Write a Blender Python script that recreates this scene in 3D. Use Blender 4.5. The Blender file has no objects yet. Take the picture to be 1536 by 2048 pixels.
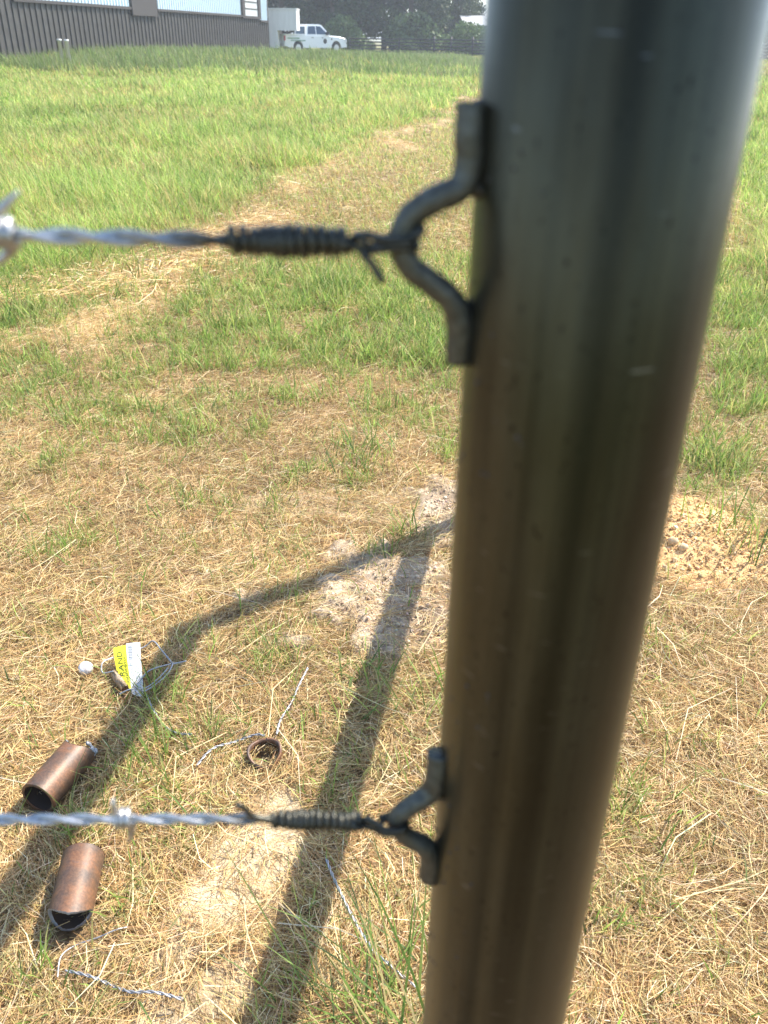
import bpy, bmesh, math, random
import numpy as np
from mathutils import Vector, Matrix
R = math.radians
rng = np.random.default_rng(7)
random.seed(7)
scene = bpy.context.scene
COL = scene.collection

# ------------------------------------------------------------------ camera
FPX, TH, RO, CH = 1679., R(29.47), R(.81), 1.34
cam = bpy.data.cameras.new('camera'); cam_ob = bpy.data.objects.new('camera', cam); COL.objects.link(cam_ob)
cam_ob.matrix_world = Matrix.Translation((0, 0, CH)) @ Matrix.Rotation(math.pi/2 - TH, 4, 'X') @ Matrix.Rotation(RO, 4, 'Z')
cam.sensor_fit = 'VERTICAL'; cam.sensor_height = 36; cam.lens = 36 * FPX / 2048
cam.clip_start = .01; cam.clip_end = 5000
cam.dof.use_dof = True; cam.dof.focus_distance = 1.9; cam.dof.aperture_fstop = 9.5
scene.camera = cam_ob

# ------------------------------------------------------------------ light
SUN_EL, SUN_AZ = R(49), R(51.7)           # azimuth measured from +Y towards +X
sd = Vector((math.sin(SUN_AZ)*math.cos(SUN_EL), math.cos(SUN_AZ)*math.cos(SUN_EL), math.sin(SUN_EL)))
w = bpy.data.worlds.new('World'); scene.world = w; w.use_nodes = True
nt = w.node_tree; nt.nodes.clear()
sky = nt.nodes.new('ShaderNodeTexSky'); sky.sky_type = 'NISHITA'; sky.sun_disc = False
sky.sun_elevation = SUN_EL; sky.sun_rotation = SUN_AZ; sky.dust_density = .6
bg = nt.nodes.new('ShaderNodeBackground'); bg.inputs[1].default_value = .15
wo = nt.nodes.new('ShaderNodeOutputWorld'); nt.links.new(sky.outputs[0], bg.inputs[0]); nt.links.new(bg.outputs[0], wo.inputs[0])
sl = bpy.data.lights.new('sun', 'SUN'); sl.energy = 4.6; sl.angle = R(.55); sl.color = (1, .93, .82)
so = bpy.data.objects.new('sun', sl); COL.objects.link(so)
so.rotation_euler = (-sd).to_track_quat('-Z', 'Y').to_euler(); so.location = sd*50
scene.view_settings.view_transform = 'Standard'; scene.view_settings.look = 'None'
scene.view_settings.exposure = 1.34; scene.view_settings.gamma = 1
scene.cycles.max_bounces = 8; scene.cycles.transparent_max_bounces = 8

# ------------------------------------------------------------------ helpers
_f = np.array([0, math.cos(TH), -math.sin(TH)]); _u0 = np.array([0, math.sin(TH), math.cos(TH)]); _r0 = np.array([1., 0, 0])
_r = _r0*math.cos(RO) + _u0*math.sin(RO); _u = _u0*math.cos(RO) - _r0*math.sin(RO)
def ray(x, y): return _f + _r*(x-768)/FPX - _u*(y-1024)/FPX
def gnd(x, y, z=0.):
    d = ray(x, y); t = (z-CH)/d[2]; return Vector((d[0]*t, d[1]*t, z))
def at(x, y, Y):
    d = ray(x, y); t = Y/d[1]; return Vector((d[0]*t, Y, CH+d[2]*t))

def mat(name, color=(.5, .5, .5), rough=.6, metal=0., spec=.5):
    m = bpy.data.materials.new(name); m.use_nodes = True
    b = m.node_tree.nodes['Principled BSDF']
    b.inputs['Base Color'].default_value = (*color, 1); b.inputs['Roughness'].default_value = rough
    b.inputs['Metallic'].default_value = metal; b.inputs['Specular IOR Level'].default_value = spec
    return m
def nodes(m): return m.node_tree.nodes, m.node_tree.links, m.node_tree.nodes['Principled BSDF']
def noise(m, scale, detail=4, coord='Object', vec_scale=None, rough=.6):
    n, l, b = nodes(m)
    tc = n.new('ShaderNodeTexCoord'); mp = n.new('ShaderNodeMapping')
    if vec_scale: mp.inputs['Scale'].default_value = vec_scale
    t = n.new('ShaderNodeTexNoise'); t.inputs['Scale'].default_value = scale; t.inputs['Detail'].default_value = detail
    t.inputs['Roughness'].default_value = rough
    l.new(tc.outputs[coord], mp.inputs[0]); l.new(mp.outputs[0], t.inputs[0]); return t
def ramp(m, src, stops):
    n, l, b = nodes(m); r = n.new('ShaderNodeValToRGB'); l.new(src, r.inputs[0])
    e = r.color_ramp.elements
    while len(e) < len(stops): e.new(.5)
    for k, (p, c) in enumerate(stops):
        e[k].position = p; e[k].color = (*c, 1) if len(c) == 3 else c
    return r
def mixc(m, fac, a, b_, mode='MIX'):
    n, l, b = nodes(m); x = n.new('ShaderNodeMix'); x.data_type = 'RGBA'; x.blend_type = mode
    for sock, v in ((x.inputs[0], fac), (x.inputs[6], a), (x.inputs[7], b_)):
        if hasattr(v, 'links'): l.new(v, sock)
        elif isinstance(v, tuple): sock.default_value = (*v, 1)
        else: sock.default_value = v
    return x.outputs[2]
def bump(m, src, strength, dist):
    n, l, b = nodes(m); k = n.new('ShaderNodeBump'); k.inputs['Strength'].default_value = strength; k.inputs['Distance'].default_value = dist
    l.new(src, k.inputs['Height']); l.new(k.outputs[0], b.inputs['Normal']); return k

def link(o, parent=None):
    COL.objects.link(o)
    if parent: o.parent = parent
    return o
def tag(o, label=None, cat=None, group=None, kind=None):
    if label: o['label'] = label
    if cat: o['category'] = cat
    if group: o['group'] = group
    if kind: o['kind'] = kind
    return o
def empty(name, loc=(0, 0, 0), rz=0):
    o = bpy.data.objects.new(name, None); o.location = loc; o.rotation_euler = (0, 0, rz); o.empty_display_size = .1
    return link(o)
def part(name, bm, m, parent=None, smooth=False, keep_world=False):
    """bmesh -> ONE mesh object. Geometry is in the parent's local frame unless keep_world."""
    me = bpy.data.meshes.new(name)
    bm.normal_update(); bm.to_mesh(me); bm.free()
    if isinstance(m, (list, tuple)):
        for q in m: me.materials.append(q)
    else: me.materials.append(m)
    if smooth:
        for p in me.polygons: p.use_smooth = True
    o = bpy.data.objects.new(name, me); link(o, parent)
    if parent and keep_world:
        bpy.context.view_layer.update()
        o.matrix_parent_inverse = parent.matrix_world.inverted()
    return o
def bx(bm, lo, hi, mi=0):
    lo = Vector(lo); hi = Vector(hi)
    r_ = bmesh.ops.create_cube(bm, size=1)
    for v in r_['verts']: v.co = Vector(((v.co.x+.5)*(hi.x-lo.x)+lo.x, (v.co.y+.5)*(hi.y-lo.y)+lo.y, (v.co.z+.5)*(hi.z-lo.z)+lo.z))
    fs = {f for v in r_['verts'] for f in v.link_faces}
    for f in fs: f.material_index = mi
    return r_['verts']
def tube(bm, pts, rad, n=10, cap=True, mi=0):
    pts = [Vector(p) for p in pts]
    if not isinstance(rad, (list, tuple, np.ndarray)): rad = [rad]*len(pts)
    rings = []; up = None
    for i, p in enumerate(pts):
        t = (pts[min(i+1, len(pts)-1)] - pts[max(i-1, 0)]).normalized()
        if up is None:
            up = t.orthogonal().normalized()
        up = (up - t*up.dot(t)).normalized(); s = t.cross(up)
        rings.append([bm.verts.new(p + (up*math.cos(a)+s*math.sin(a))*rad[i]) for a in [2*math.pi*k/n for k in range(n)]])
    for a, b in zip(rings, rings[1:]):
        for k in range(n):
            f = bm.faces.new((a[k], a[(k+1) % n], b[(k+1) % n], b[k])); f.smooth = True; f.material_index = mi
    if cap:
        f = bm.faces.new(rings[0][::-1]); f.material_index = mi; f = bm.faces.new(rings[-1]); f.material_index = mi
    return rings
def spline(pts, n=8):
    P = [Vector(p) for p in pts]; P = [P[0]*2-P[1]] + P + [P[-1]*2-P[-2]]; out = []
    for i in range(1, len(P)-2):
        for k in range(n):
            t = k/n; a, b, c, d = P[i-1:i+3]
            out.append(.5*((2*b)+(c-a)*t+(2*a-5*b+4*c-d)*t*t+(3*b-a-3*c+d)*t**3))
    out.append(P[-2]); return out

def quick(name, V, F, colr, m, parent=None):
    """V (n,3), F (m,k) and colour per vertex -> mesh object, fast."""
    me = bpy.data.meshes.new(name); k = F.shape[1]
    me.vertices.add(len(V)); me.vertices.foreach_set('co', V.astype(np.float32).ravel())
    me.loops.add(F.size); me.loops.foreach_set('vertex_index', F.astype(np.int32).ravel())
    me.polygons.add(len(F)); me.polygons.foreach_set('loop_start', (np.arange(len(F))*k).astype(np.int32))
    me.update(calc_edges=True)
    if colr is not None:
        ca = me.color_attributes.new('tint', 'FLOAT_COLOR', 'POINT')
        c4 = np.ones((len(V), 4), np.float32); c4[:, :3] = colr; ca.data.foreach_set('color', c4.ravel())
    me.materials.append(m)
    o = bpy.data.objects.new(name, me); return link(o, parent)

def vnoise(x, y, s, seed=0):
    """value noise 0..1 on numpy arrays, feature size s"""
    x = np.asarray(x, float)/s; y = np.asarray(y, float)/s
    xi = np.floor(x).astype(np.int64); yi = np.floor(y).astype(np.int64); fx = x-xi; fy = y-yi
    fx = fx*fx*(3-2*fx); fy = fy*fy*(3-2*fy)
    def h(a, b):
        n = (a*374761393 + b*668265263 + seed*974634777) & 0xffffffff
        n = ((n ^ (n >> 13))*1274126177) & 0xffffffff
        return ((n ^ (n >> 16)) & 0xffff)/65535.
    return (h(xi, yi)*(1-fx)+h(xi+1, yi)*fx)*(1-fy) + (h(xi, yi+1)*(1-fx)+h(xi+1, yi+1)*fx)*fy
def fbm(x, y, s, seed=0, o=3):
    r_ = 0; a = 1; t = 0
    for k in range(o): r_ = r_ + a*vnoise(x, y, s/2**k, seed+k*17); t += a; a *= .55
    return r_/t
def sstep(a, b, x): t = np.clip((x-a)/(b-a), 0, 1); return t*t*(3-2*t)
def blob(x, y, cx, cy, rx, ry, rot=0., seed=3, rag=.45):
    c, s_ = math.cos(rot), math.sin(rot); dx = x-cx; dy = y-cy
    u = (dx*c+dy*s_)/rx; v = (-dx*s_+dy*c)/ry
    d = np.sqrt(u*u+v*v) + (fbm(x, y, .12, seed)-.5)*2*rag
    return 1-sstep(.75, 1.1, d)

# ------------------------------------------------------------------ the lie of the land
SL = .195                                       # the fence runs along (SL, 1)
P0 = (.0613, .2578)
PB = (.497, 2.492)
def across(x, y): return x - SL*y
def clay(x, y):
    return np.clip(.92*blob(x, y, .04, 1.84, .29, .28, .5, 5, .95) + .8*blob(x, y, .20, 2.36, .13, .20, 0, 8, .9), 0, 1)
def sand(x, y):
    m1 = 1.15*blob(x, y, -.27, .88, .115, .30, -.2, 11, .6) + .7*blob(x, y, -.36, .62, .2, .14, 0, 21, .6)
    m2 = .55*blob(x, y, -.02, 2.44, .45, .11, 0, 13, .9)
    return np.clip(m1+m2, 0, 1)
def pilef(x, y): return blob(x, y, .93, 2.22, .27, .30, .4, 31, .22)
def windrow(x, y):
    s = across(x, y) + (fbm(x, y, 1.4, 41)-.5)*1.9
    a = np.exp(-((s+2.55)/.27)**2)*sstep(.36, .48, fbm(x, y, .8, 55)) + .7*blob(x, y, -2.3, 4.9, 1.0, .5, .2, 57, .9)
    b = np.exp(-((s-1.35)/.25)**2)*sstep(.45, .6, fbm(x, y, .8, 65))
    return np.clip(a+b, 0, 1)*sstep(3.2, 4.2, y)
def berm(x, y):
    return .5*np.exp(-((y-46)/11.)**2)*(1-sstep(-3.5, 6.5, x))
def height(x, y):
    h = berm(x, y) + (fbm(x, y, .9, 2)-.5)*.035*sstep(0, 3, y) + (fbm(x, y, .16, 9)-.5)*.014
    h = h + .05*np.clip(1-np.hypot((x-.95)/.34, (y-2.24)/.36), 0, 1)**.8
    h = h + (fbm(x, y, .05, 19, 4)-.5)*.05*clay(x, y) + .02*clay(x, y) + (fbm(x, y, .035, 29)-.5)*.03*pilef(x, y)
    h = h + .03*windrow(x, y)
    return h
def zmax(x, y): return float(height(np.array([x]), np.array([y]))[0])
def greenf(x, y):
    """share of living grass"""
    s = across(x, y)
    near = .06 + .55*sstep(.54, .68, fbm(x, y, .24, 71))*(.28+.72*sstep(1.2, 2.3, y)) 
    strip = sstep(2.6, 3.5, y + (fbm(x, y, .7, 73)-.5)*1.6)*(.22+.78*sstep(.36, .52, fbm(x, y, .38, 77)))
    strip = np.maximum(strip, .72*np.exp(-((y-4.3)/.5)**2)*sstep(.2, -.6, s)*sstep(.36, .52, fbm(x, y, .3, 78)))
    strip = strip * (1-.5*sstep(4.7, 5.6, y)) * (.46+.46*np.exp(-((y-4.3+.25*s)/1.1)**2))
    g = np.maximum(near, strip)
    tall = np.maximum(sstep(-2.6, -3.3, s), sstep(1.35, 1.7, s))*sstep(3.5, 5.0, y)*(.55+.45*sstep(.35, .5, fbm(x, y, .8, 84)))
    tall = np.maximum(tall, sstep(.65, .95, s+(fbm(x, y, .3, 79)-.5)*.5)*sstep(1.9, 2.3, y)*.8*sstep(.36, .5, fbm(x, y, .4, 78)))
    g = np.maximum(g, tall*.95)
    return np.clip(g*(1-clay(x, y)*.93)*(1-sand(x, y)*.9)*(1-windrow(x, y)*.9)*(1-pilef(x, y)*.97), 0, 1)
def tallf(x, y):
    s = across(x, y) + (fbm(x, y, .9, 83)-.5)*.9*(1+y*.05)
    return np.maximum(sstep(-2.75, -3.3, s), sstep(1.4, 1.8, s))*sstep(4.0, 5.6, y)

# ground: one sheet, fine near the camera, reaching the horizon
def axis(fine, lo, hi, far):
    a = list(np.arange(lo, hi, fine)); st = fine
    v = hi
    while v < far: a.append(v); st *= 1.07; v += st
    st = fine; v = lo-fine; b = []
    while v > -far: b.append(v); st *= 1.07; v -= st
    return np.array(b[::-1] + a)
gx = axis(.0095, -1.5, 1.9, 1500.); gy = axis(.0095, .45, 3.6, 2500.)
GX, GY = np.meshgrid(gx, gy)
Z = height(GX, GY)
nx, ny = len(gx), len(gy)
V = np.stack([GX.ravel(), GY.ravel(), Z.ravel()], 1)
i = np.arange(nx*ny).reshape(ny, nx)
F = np.stack([i[:-1, :-1], i[:-1, 1:], i[1:, 1:], i[1:, :-1]], -1).reshape(-1, 4)
x, y = V[:, 0], V[:, 1]
def lerp(a, b, t): return a*(1-t[:, None]) + np.array(b)*t[:, None]
c = np.tile(np.array([[.21, .145, .08]]), (len(V), 1)) * (.7+.6*fbm(x, y, .06, 91))[:, None]
c = lerp(c, (.16, .19, .05), greenf(x, y)*.75*sstep(2.5, 6, y))
c = lerp(c, (.15, .17, .05), sstep(-.8, -3., y)*.8)
c = lerp(c, (.50, .38, .20), windrow(x, y)*.8)
c = lerp(c, (.60, .49, .33), sand(x, y)*(.55+.45*sstep(.35, .55, fbm(x, y, .09, 93))))
c = lerp(c, (.50, .41, .31), clay(x, y))
c = lerp(c, (.33, .25, .18), np.clip(.9*blob(x, y, .125, 1.80, .075, .14, 0, 33, .6)+.8*blob(x, y, .22, 2.43, .09, .06, 0, 35, .6), 0, 1)*clay(x, y))
ck = np.abs(fbm(x, y, .07, 37, 4)-.5); c = c*(1-.3*(clay(x, y)*(1-sstep(.0, .022, ck)))[:, None])
c = lerp(c, (.72, .46, .22), pilef(x, y))
gm = mat('soil', rough=.95, spec=.2)
n, l, b = nodes(gm)
va = n.new('ShaderNodeVertexColor'); va.layer_name = 'tint'
t1 = noise(gm, 60, 6, 'Object'); t2 = noise(gm, 7, 4, 'Object')
r1 = ramp(gm, t1.outputs[0], [(.3, (.55, .5, .45)), (.7, (1.3, 1.3, 1.3))])
r2 = ramp(gm, t2.outputs[0], [(.35, (.8, .78, .74)), (.65, (1.12, 1.12, 1.12))])
o1 = mixc(gm, 1., va.outputs[0], r1.outputs[0], 'MULTIPLY'); o2 = mixc(gm, 1., o1, r2.outputs[0], 'MULTIPLY')
l.new(o2, b.inputs['Base Color']); t3 = noise(gm, 190, 5, 'Object'); bump(gm, t3.outputs[0], .8, .006)
g = quick('ground', V, F, c, gm); g.data.polygons.foreach_set('use_smooth', np.ones(len(F), bool)); tag(g, kind='structure')

# ------------------------------------------------------------------ grass and straw
def blade_mat(name, trans, rough=.55):
    m = bpy.data.materials.new(name); m.use_nodes = True; n = m.node_tree.nodes; l = m.node_tree.links
    b = n['Principled BSDF']; b.inputs['Roughness'].default_value = rough; b.inputs['Specular IOR Level'].default_value = .35
    va = n.new('ShaderNodeVertexColor'); va.layer_name = 'tint'; l.new(va.outputs[0], b.inputs['Base Color'])
    tr = n.new('ShaderNodeBsdfTranslucent'); l.new(va.outputs[0], tr.inputs[0])
    mx = n.new('ShaderNodeMixShader'); mx.inputs[0].default_value = trans
    l.new(b.outputs[0], mx.inputs[1]); l.new(tr.outputs[0], mx.inputs[2]); l.new(mx.outputs[0], n['Material Output'].inputs[0])
    return m
m_grass = blade_mat('living grass', .45); m_straw = blade_mat('dry straw', .22, .5)

# footprints kept clear so that litter stays readable: (x, y, radius)
CLEAR = []
def keep(x, y, lim=1.):
    k = np.ones(len(x), bool)
    for (a, b_, r_) in CLEAR: k &= np.hypot(x-a, y-b_) > r_*lim
    k &= np.hypot(x-P0[0], y-P0[1]) > .045
    return k

def scatter(n_, y0, y1, power, xl=(-.62, -.9), xr=(.72, .7)):
    """points with areal density falling as y**-power"""
    q = 2-power                                # width grows ~ y
    uu = rng.random(n_)
    yy = (y0**q + uu*(y1**q-y0**q))**(1/q) if abs(q) > 1e-6 else y0*(y1/y0)**uu
    lo = xl[0]*yy+xl[1]; hi = xr[0]*yy+xr[1]
    xx = lo + rng.random(n_)*(hi-lo)
    return xx, yy

def ribbons(name, x, y, z0, L, W, az, lean, curl, colr, m, segs=3, twist=None, label=None, cat=None):
    """upright curved blades: lean = starting tilt from vertical, curl = added tilt along the blade"""
    N = len(x); dx, dy = np.cos(az), np.sin(az)
    tw = az + np.pi/2 if twist is None else twist
    px, py = np.cos(tw), np.sin(tw)
    P = np.zeros((N, segs+1, 3)); P[:, 0] = np.stack([x, y, z0], 1)
    for k in range(segs):
        a = lean + curl*(k+.5)/segs; st = L/segs
        P[:, k+1, 0] = P[:, k, 0] + dx*np.sin(a)*st; P[:, k+1, 1] = P[:, k, 1] + dy*np.sin(a)*st
        P[:, k+1, 2] = P[:, k, 2] + np.cos(a)*st
    wd = np.stack([px, py, np.zeros(N)], 1)
    prof = [1., .95, .7, 0.] if segs == 3 else ([1., .8, 0.] if segs == 2 else [1., 0.])
    per = 2*segs+1
    VV = np.zeros((N, per, 3))
    for k in range(segs):
        hw = (W*prof[k]/2)[:, None]*wd
        VV[:, 2*k] = P[:, k]-hw; VV[:, 2*k+1] = P[:, k]+hw
    VV[:, per-1] = P[:, segs]
    tri = []
    for k in range(segs-1): a = 2*k; tri += [(a, a+1, a+3), (a, a+3, a+2)]
    a = 2*(segs-1); tri += [(a, a+1, a+2)]
    tri = np.array(tri)
    FF = (np.arange(N)[:, None, None]*per + tri[None]).reshape(-1, 3)
    CC = np.repeat(colr[:, None, :], per, 1)
    return VV.reshape(-1, 3), FF, CC.reshape(-1, 3)

def straws(x, y, z0, L, W, az, tilt, bend, colr):
    """lying stems of three points, crossed width"""
    N = len(x); d = np.stack([np.cos(az)*np.cos(tilt), np.sin(az)*np.cos(tilt), np.sin(tilt)], 1)
    s = np.stack([-np.sin(az), np.cos(az), np.zeros(N)], 1)
    tw = rng.uniform(-1.2, 1.2, N)
    wd = s*np.cos(tw)[:, None] + np.array([0, 0, 1.])*np.sin(tw)[:, None]
    c0 = np.stack([x, y, z0], 1)
    a = c0 - d*(L/2)[:, None]; b_ = c0 + d*(L/2)[:, None]; mid = c0 + s*(bend*L)[:, None] + np.array([0, 0, 1.])*(np.abs(bend)*L*.4)[:, None]
    hw = wd*(W/2)[:, None]
    VV = np.stack([a-hw, a+hw, mid-hw, mid+hw, b_-hw*.5, b_+hw*.5], 1)
    FF = (np.arange(N)[:, None, None]*6 + np.array([[0, 1, 3, 2], [2, 3, 5, 4]])[None]).reshape(-1, 4)
    return VV.reshape(-1, 3), FF, np.repeat(colr[:, None, :], 6, 1).reshape(-1, 3)

STRAW = np.array([[.60, .40, .175], [.66, .49, .25], [.43, .27, .11], [.76, .62, .38], [.27, .16, .075], [.52, .43, .17]])
GREEN = np.array([[.15, .24, .045], [.21, .31, .065], [.12, .19, .055], [.28, .35, .09], [.38, .37, .14]])
def pick(pal, N, wts, var=.18):
    c = pal[rng.choice(len(pal), N, p=np.array(wts)/sum(wts))]
    return np.clip(c*(1+rng.normal(0, var, (N, 1)))*(1+rng.normal(0, .05, (N, 3))), .01, .9)

# --- litter positions are needed before the straw is laid
pipe1_a, pipe1_b = gnd(80, 1592, .042), gnd(158, 1502, .042)
pipe2_a, pipe2_b = gnd(137, 1842, .042), gnd(165, 1722, .042)
for a, b_ in ((pipe1_a, pipe1_b), (pipe2_a, pipe2_b)):
    for t in np.linspace(-.1, 1.1, 9):
        q = a.lerp(b_, t); CLEAR.append((q.x, q.y, .038))
tagp = gnd(255, 1335, .02); capp = gnd(172, 1342, .02)
for px_, py_ in ((245, 1310), (255, 1340), (265, 1370), (240, 1355)):
    q = gnd(px_, py_, .02); CLEAR.append((q.x, q.y, .022))
CLEAR.append((capp.x, capp.y, .014))
ringp = gnd(530, 1508, .02)
CLEAR.append((ringp.x, ringp.y, .03))

def build_straw():
    vs, fs, cs = [], [], []; off = 0
    for (N, y0, y1, pw, wmul) in ((680000, .42, 4.6, 1.3, .8), (190000, 4.6, 16, 1.7, 2.6)):
        x, y = scatter(N, y0, y1, pw)
        cover = 1-.80*clay(x, y)-.88*sand(x, y)*sstep(.2, .5, fbm(x, y, .08, 95))-.93*pilef(x, y)-.75*tallf(x, y)
        cover = np.where(y > 4.6, np.maximum(cover*.75, windrow(x, y)*1.6), cover*(.55+.45*sstep(.25, .5, fbm(x, y, .13, 111))))
        k = (rng.random(len(x)) < cover); x, y = x[k], y[k]
        far = y0 > 4
        L = rng.gamma(4, .011, len(x))+.015; L = np.minimum(L, .16)
        if far: L *= 1.8
        flow = fbm(x, y, .22, 121)*np.pi*3.2
        az = flow + rng.normal(0, .75, len(x))
        tilt = rng.normal(0, .20, len(x)); W = rng.uniform(.0007, .0019, len(x))*wmul
        z = height(x, y) + rng.random(len(x))**1.4*(.022+.03*windrow(x, y)) + .002
        k = keep(x, y); x, y, L, az, tilt, W, z = [q[k] for q in (x, y, L, az, tilt, W, z)]
        c = pick(STRAW, len(x), [4, 4, 3, 2, 2.2, 1.6])
        pat = fbm(x, y, .35, 131)[:, None]
        c = c*(.78+.45*pat)
        wr = windrow(x, y)[:, None]; c = c*(1+.2*wr)
        v_, f_, c_ = straws(x, y, z, L, W, az, tilt, rng.normal(0, .10, len(x)), np.clip(c, .01, .9))
        vs.append(v_); fs.append(f_+off); cs.append(c_); off += len(v_)
    x, y = scatter(1500, .5, 5, 1.0); N = len(x); Ls = rng.uniform(.10, .30, N); k = keep(x, y, 1.8); x, y, Ls = x[k], y[k], Ls[k]; N = len(x)
    c = pick(np.array([[.66, .52, .28], [.5, .33, .16], [.74, .62, .40]]), N, [2, 1, 1.4], .12)
    v_, f_, c_ = straws(x, y, height(x, y)+rng.uniform(.012, .035, N), Ls, rng.uniform(.001, .0022, N), rng.uniform(0, 6.3, N), rng.normal(0, .06, N), rng.normal(0, .12, N), c)
    vs.append(v_); fs.append(f_+off); cs.append(c_); off += len(v_)
    o = quick('straw', np.concatenate(vs), np.concatenate(fs), np.concatenate(cs), m_straw)
    tag(o, 'dry tan straw and thatch matted over the ground', 'straw', kind='stuff')
build_straw()

def build_grass():
    vs, fs, cs = [], [], []; off = 0
    def add(t):
        nonlocal off
        vs.append(t[0]); fs.append(t[1]+off); cs.append(t[2]); off += len(t[0])
    # near living grass, in tufts
    x, y = scatter(520000, .5, 6.0, 1.1)
    g_ = greenf(x, y); k = rng.random(len(x)) < g_*.95*(.3+1.1*sstep(.45, .6, vnoise(x, y, .07+.02*0, 141))); x, y = x[k], y[k]
    k = keep(x, y, 1.35); x, y = x[k], y[k]; N = len(x)
    L = rng.gamma(5, .0125, N)*(.7+.5*sstep(.5, .7, fbm(x, y, .3, 71)))*(1+.5*tallf(x, y)) + .012
    W = rng.uniform(.0014, .0040, N)*(1+.28*np.maximum(y-2, 0))
    L *= 1+.35*sstep(3, 4.5, y)
    c = pick(GREEN*1.15, N, [2.4, 4, 1, 4.5, 4], .24)
    add(ribbons('', x, y, height(x, y)-.003, L, W, rng.uniform(0, 6.3, N), np.abs(rng.normal(.25, .25, N)), rng.uniform(.1, 1.3, N), c, None, 3, rng.uniform(0, 6.3, N)))
    # dry standing stems through the near ground and the mown strip
    x, y = scatter(200000, .6, 9, 1.3)
    k = rng.random(len(x)) < (.5*(1-clay(x, y))*(1-sand(x, y)*.8)*(1-pilef(x, y))*(.15+.85*sstep(.9, 3.2, y)))
    x, y = x[k], y[k]; k = keep(x, y, 1.2); x, y = x[k], y[k]; N = len(x)
    c = pick(np.array([[.40, .25, .10], [.5, .37, .16], [.36, .33, .10], [.27, .15, .07]]), N, [3, 3, 2, 1])
    add(ribbons('', x, y, height(x, y)-.003, rng.gamma(4, .011, N)+.01, rng.uniform(.001, .0022, N)*(1+.25*np.maximum(y-2, 0)), rng.uniform(0, 6.3, N),
                np.abs(rng.normal(.3, .3, N)), rng.uniform(0, 1.1, N), c, None, 2, rng.uniform(0, 6.3, N)))
    # middle distance
    x, y = scatter(800000, 4.6, 42, 1.75, (-.60, -1.5), (.62, 1.5))
    tl = tallf(x, y); g_ = greenf(x, y)
    k = rng.random(len(x)) < np.where(tl > .4, .35+.65*sstep(.3, .55, fbm(x, y, .5, 151)), .35+.65*g_)*(1-.9*windrow(x, y)); x, y, tl, g_ = x[k], y[k], tl[k], g_[k]; N = len(x)
    hv = np.clip(fbm(x, y, 1.6, 161)*1.25-.08, 0, 1)
    L = (rng.gamma(6, .010, N)+.015)*(1+tl*(.7+1.5*sstep(.45, .7, hv))) 
    W = np.maximum(.003, .00075*y)*rng.uniform(.7, 1.4, N)
    isg = rng.random(N) < np.where(tl > .4, .70+.28*sstep(.35, .6, fbm(x, y, 2.2, 177)), .28+.5*g_)
    c = np.where(isg[:, None], pick(GREEN*1.3, N, [2, 3.5, 1.3, 5, 3.6], .28), pick(np.array([[.46, .33, .13], [.42, .38, .14], [.55, .42, .2]]), N, [2, 3, 2]))
    br = fbm(x, y, 2.8, 171)[:, None]*.6+fbm(x, y, .5, 173)[:, None]*.6; c = c*(.55+.8*br)
    add(ribbons('', x, y, height(x, y)-.01, L, W, rng.normal(3.4, 1.6, N), np.abs(rng.normal(.25, .28, N)), rng.uniform(.1, 1.4, N), c, None, 2, rng.uniform(0, 6.3, N)))
    o = quick('grass', np.concatenate(vs), np.concatenate(fs), np.concatenate(cs), m_grass)
    tag(o, 'green and yellowing pasture grass growing across the field', 'grass', kind='stuff')
build_grass()

def build_tall():
    N = 330000
    y = rng.uniform(27, 92, N)**1.0; x = rng.uniform(-.62, .62, N)*y
    edge = 31 + 5*fbm(x, y, 5, 181)
    inside = (y > edge)*(1-sstep(2.0, 7.0, x + (fbm(x, y, 3, 183)-.5)*4 + (y-46)*-.02))
    short = (y > 36)*(x > 0)
    k = rng.random(N) < np.maximum(inside, .35*short); x, y = x[k], y[k]; ins = inside[k]; N = len(x)
    L = np.where(ins > .3, rng.gamma(14, .030, N)*(.55+.7*fbm(x, y, 3, 187))*(1-.22*sstep(-9, -4, x)), rng.gamma(5, .02, N))
    W = .0011*y*rng.uniform(.5, 1.3, N)*np.where(ins > .3, .55, 1)
    c = np.where((ins > .3)[:, None], pick(np.array([[.16, .22, .07], [.21, .28, .10], [.30, .31, .17], [.13, .18, .06]]), N, [3, 3, 1.6, 2]),
                 pick(np.array([[.30, .33, .09], [.42, .36, .16]]), N, [3, 1.5]))
    t = ribbons('', x, y, height(x, y)-.02, L, W, rng.normal(3.2, 1.2, N), np.abs(rng.normal(.12, .12, N)), rng.uniform(.0, .7, N), c, None, 3, rng.uniform(0, 6.3, N))
    o = quick('tall_grass', *t, m_grass)
    tag(o, 'tall grey green seeding grass in front of the dark building', 'grass', kind='stuff')
build_tall()

def tuft(px_, py_, n_, Lm, label, spread=.03, azm=None, wide=.004, seed=1):
    g_ = np.random.default_rng(seed); q = gnd(px_, py_, 0); N = n_
    x = g_.normal(0, spread, N); y = g_.normal(0, spread, N)
    L = Lm*g_.uniform(.45, 1.15, N); az = g_.uniform(0, 6.3, N) if azm is None else g_.normal(azm, .9, N)
    c = GREEN[g_.integers(0, 4, N)]*(1+g_.normal(0, .15, (N, 1)))
    dead = g_.random(N) < .15; c[dead] = (.5, .4, .19)
    t = ribbons('', x, y, np.zeros(N), L, wide*g_.uniform(.5, 1.2, N), az, np.abs(g_.normal(.3, .25, N)), g_.uniform(.2, 1.4, N), c, None, 3, az+1.57+g_.normal(0, .5, N))
    o = quick('grass_tuft', *t, m_grass); o.location = (q.x, q.y, zmax(q.x, q.y)-.004)
    tag(o, label, 'grass tuft', 'separate grass tufts around the posts')
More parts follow.
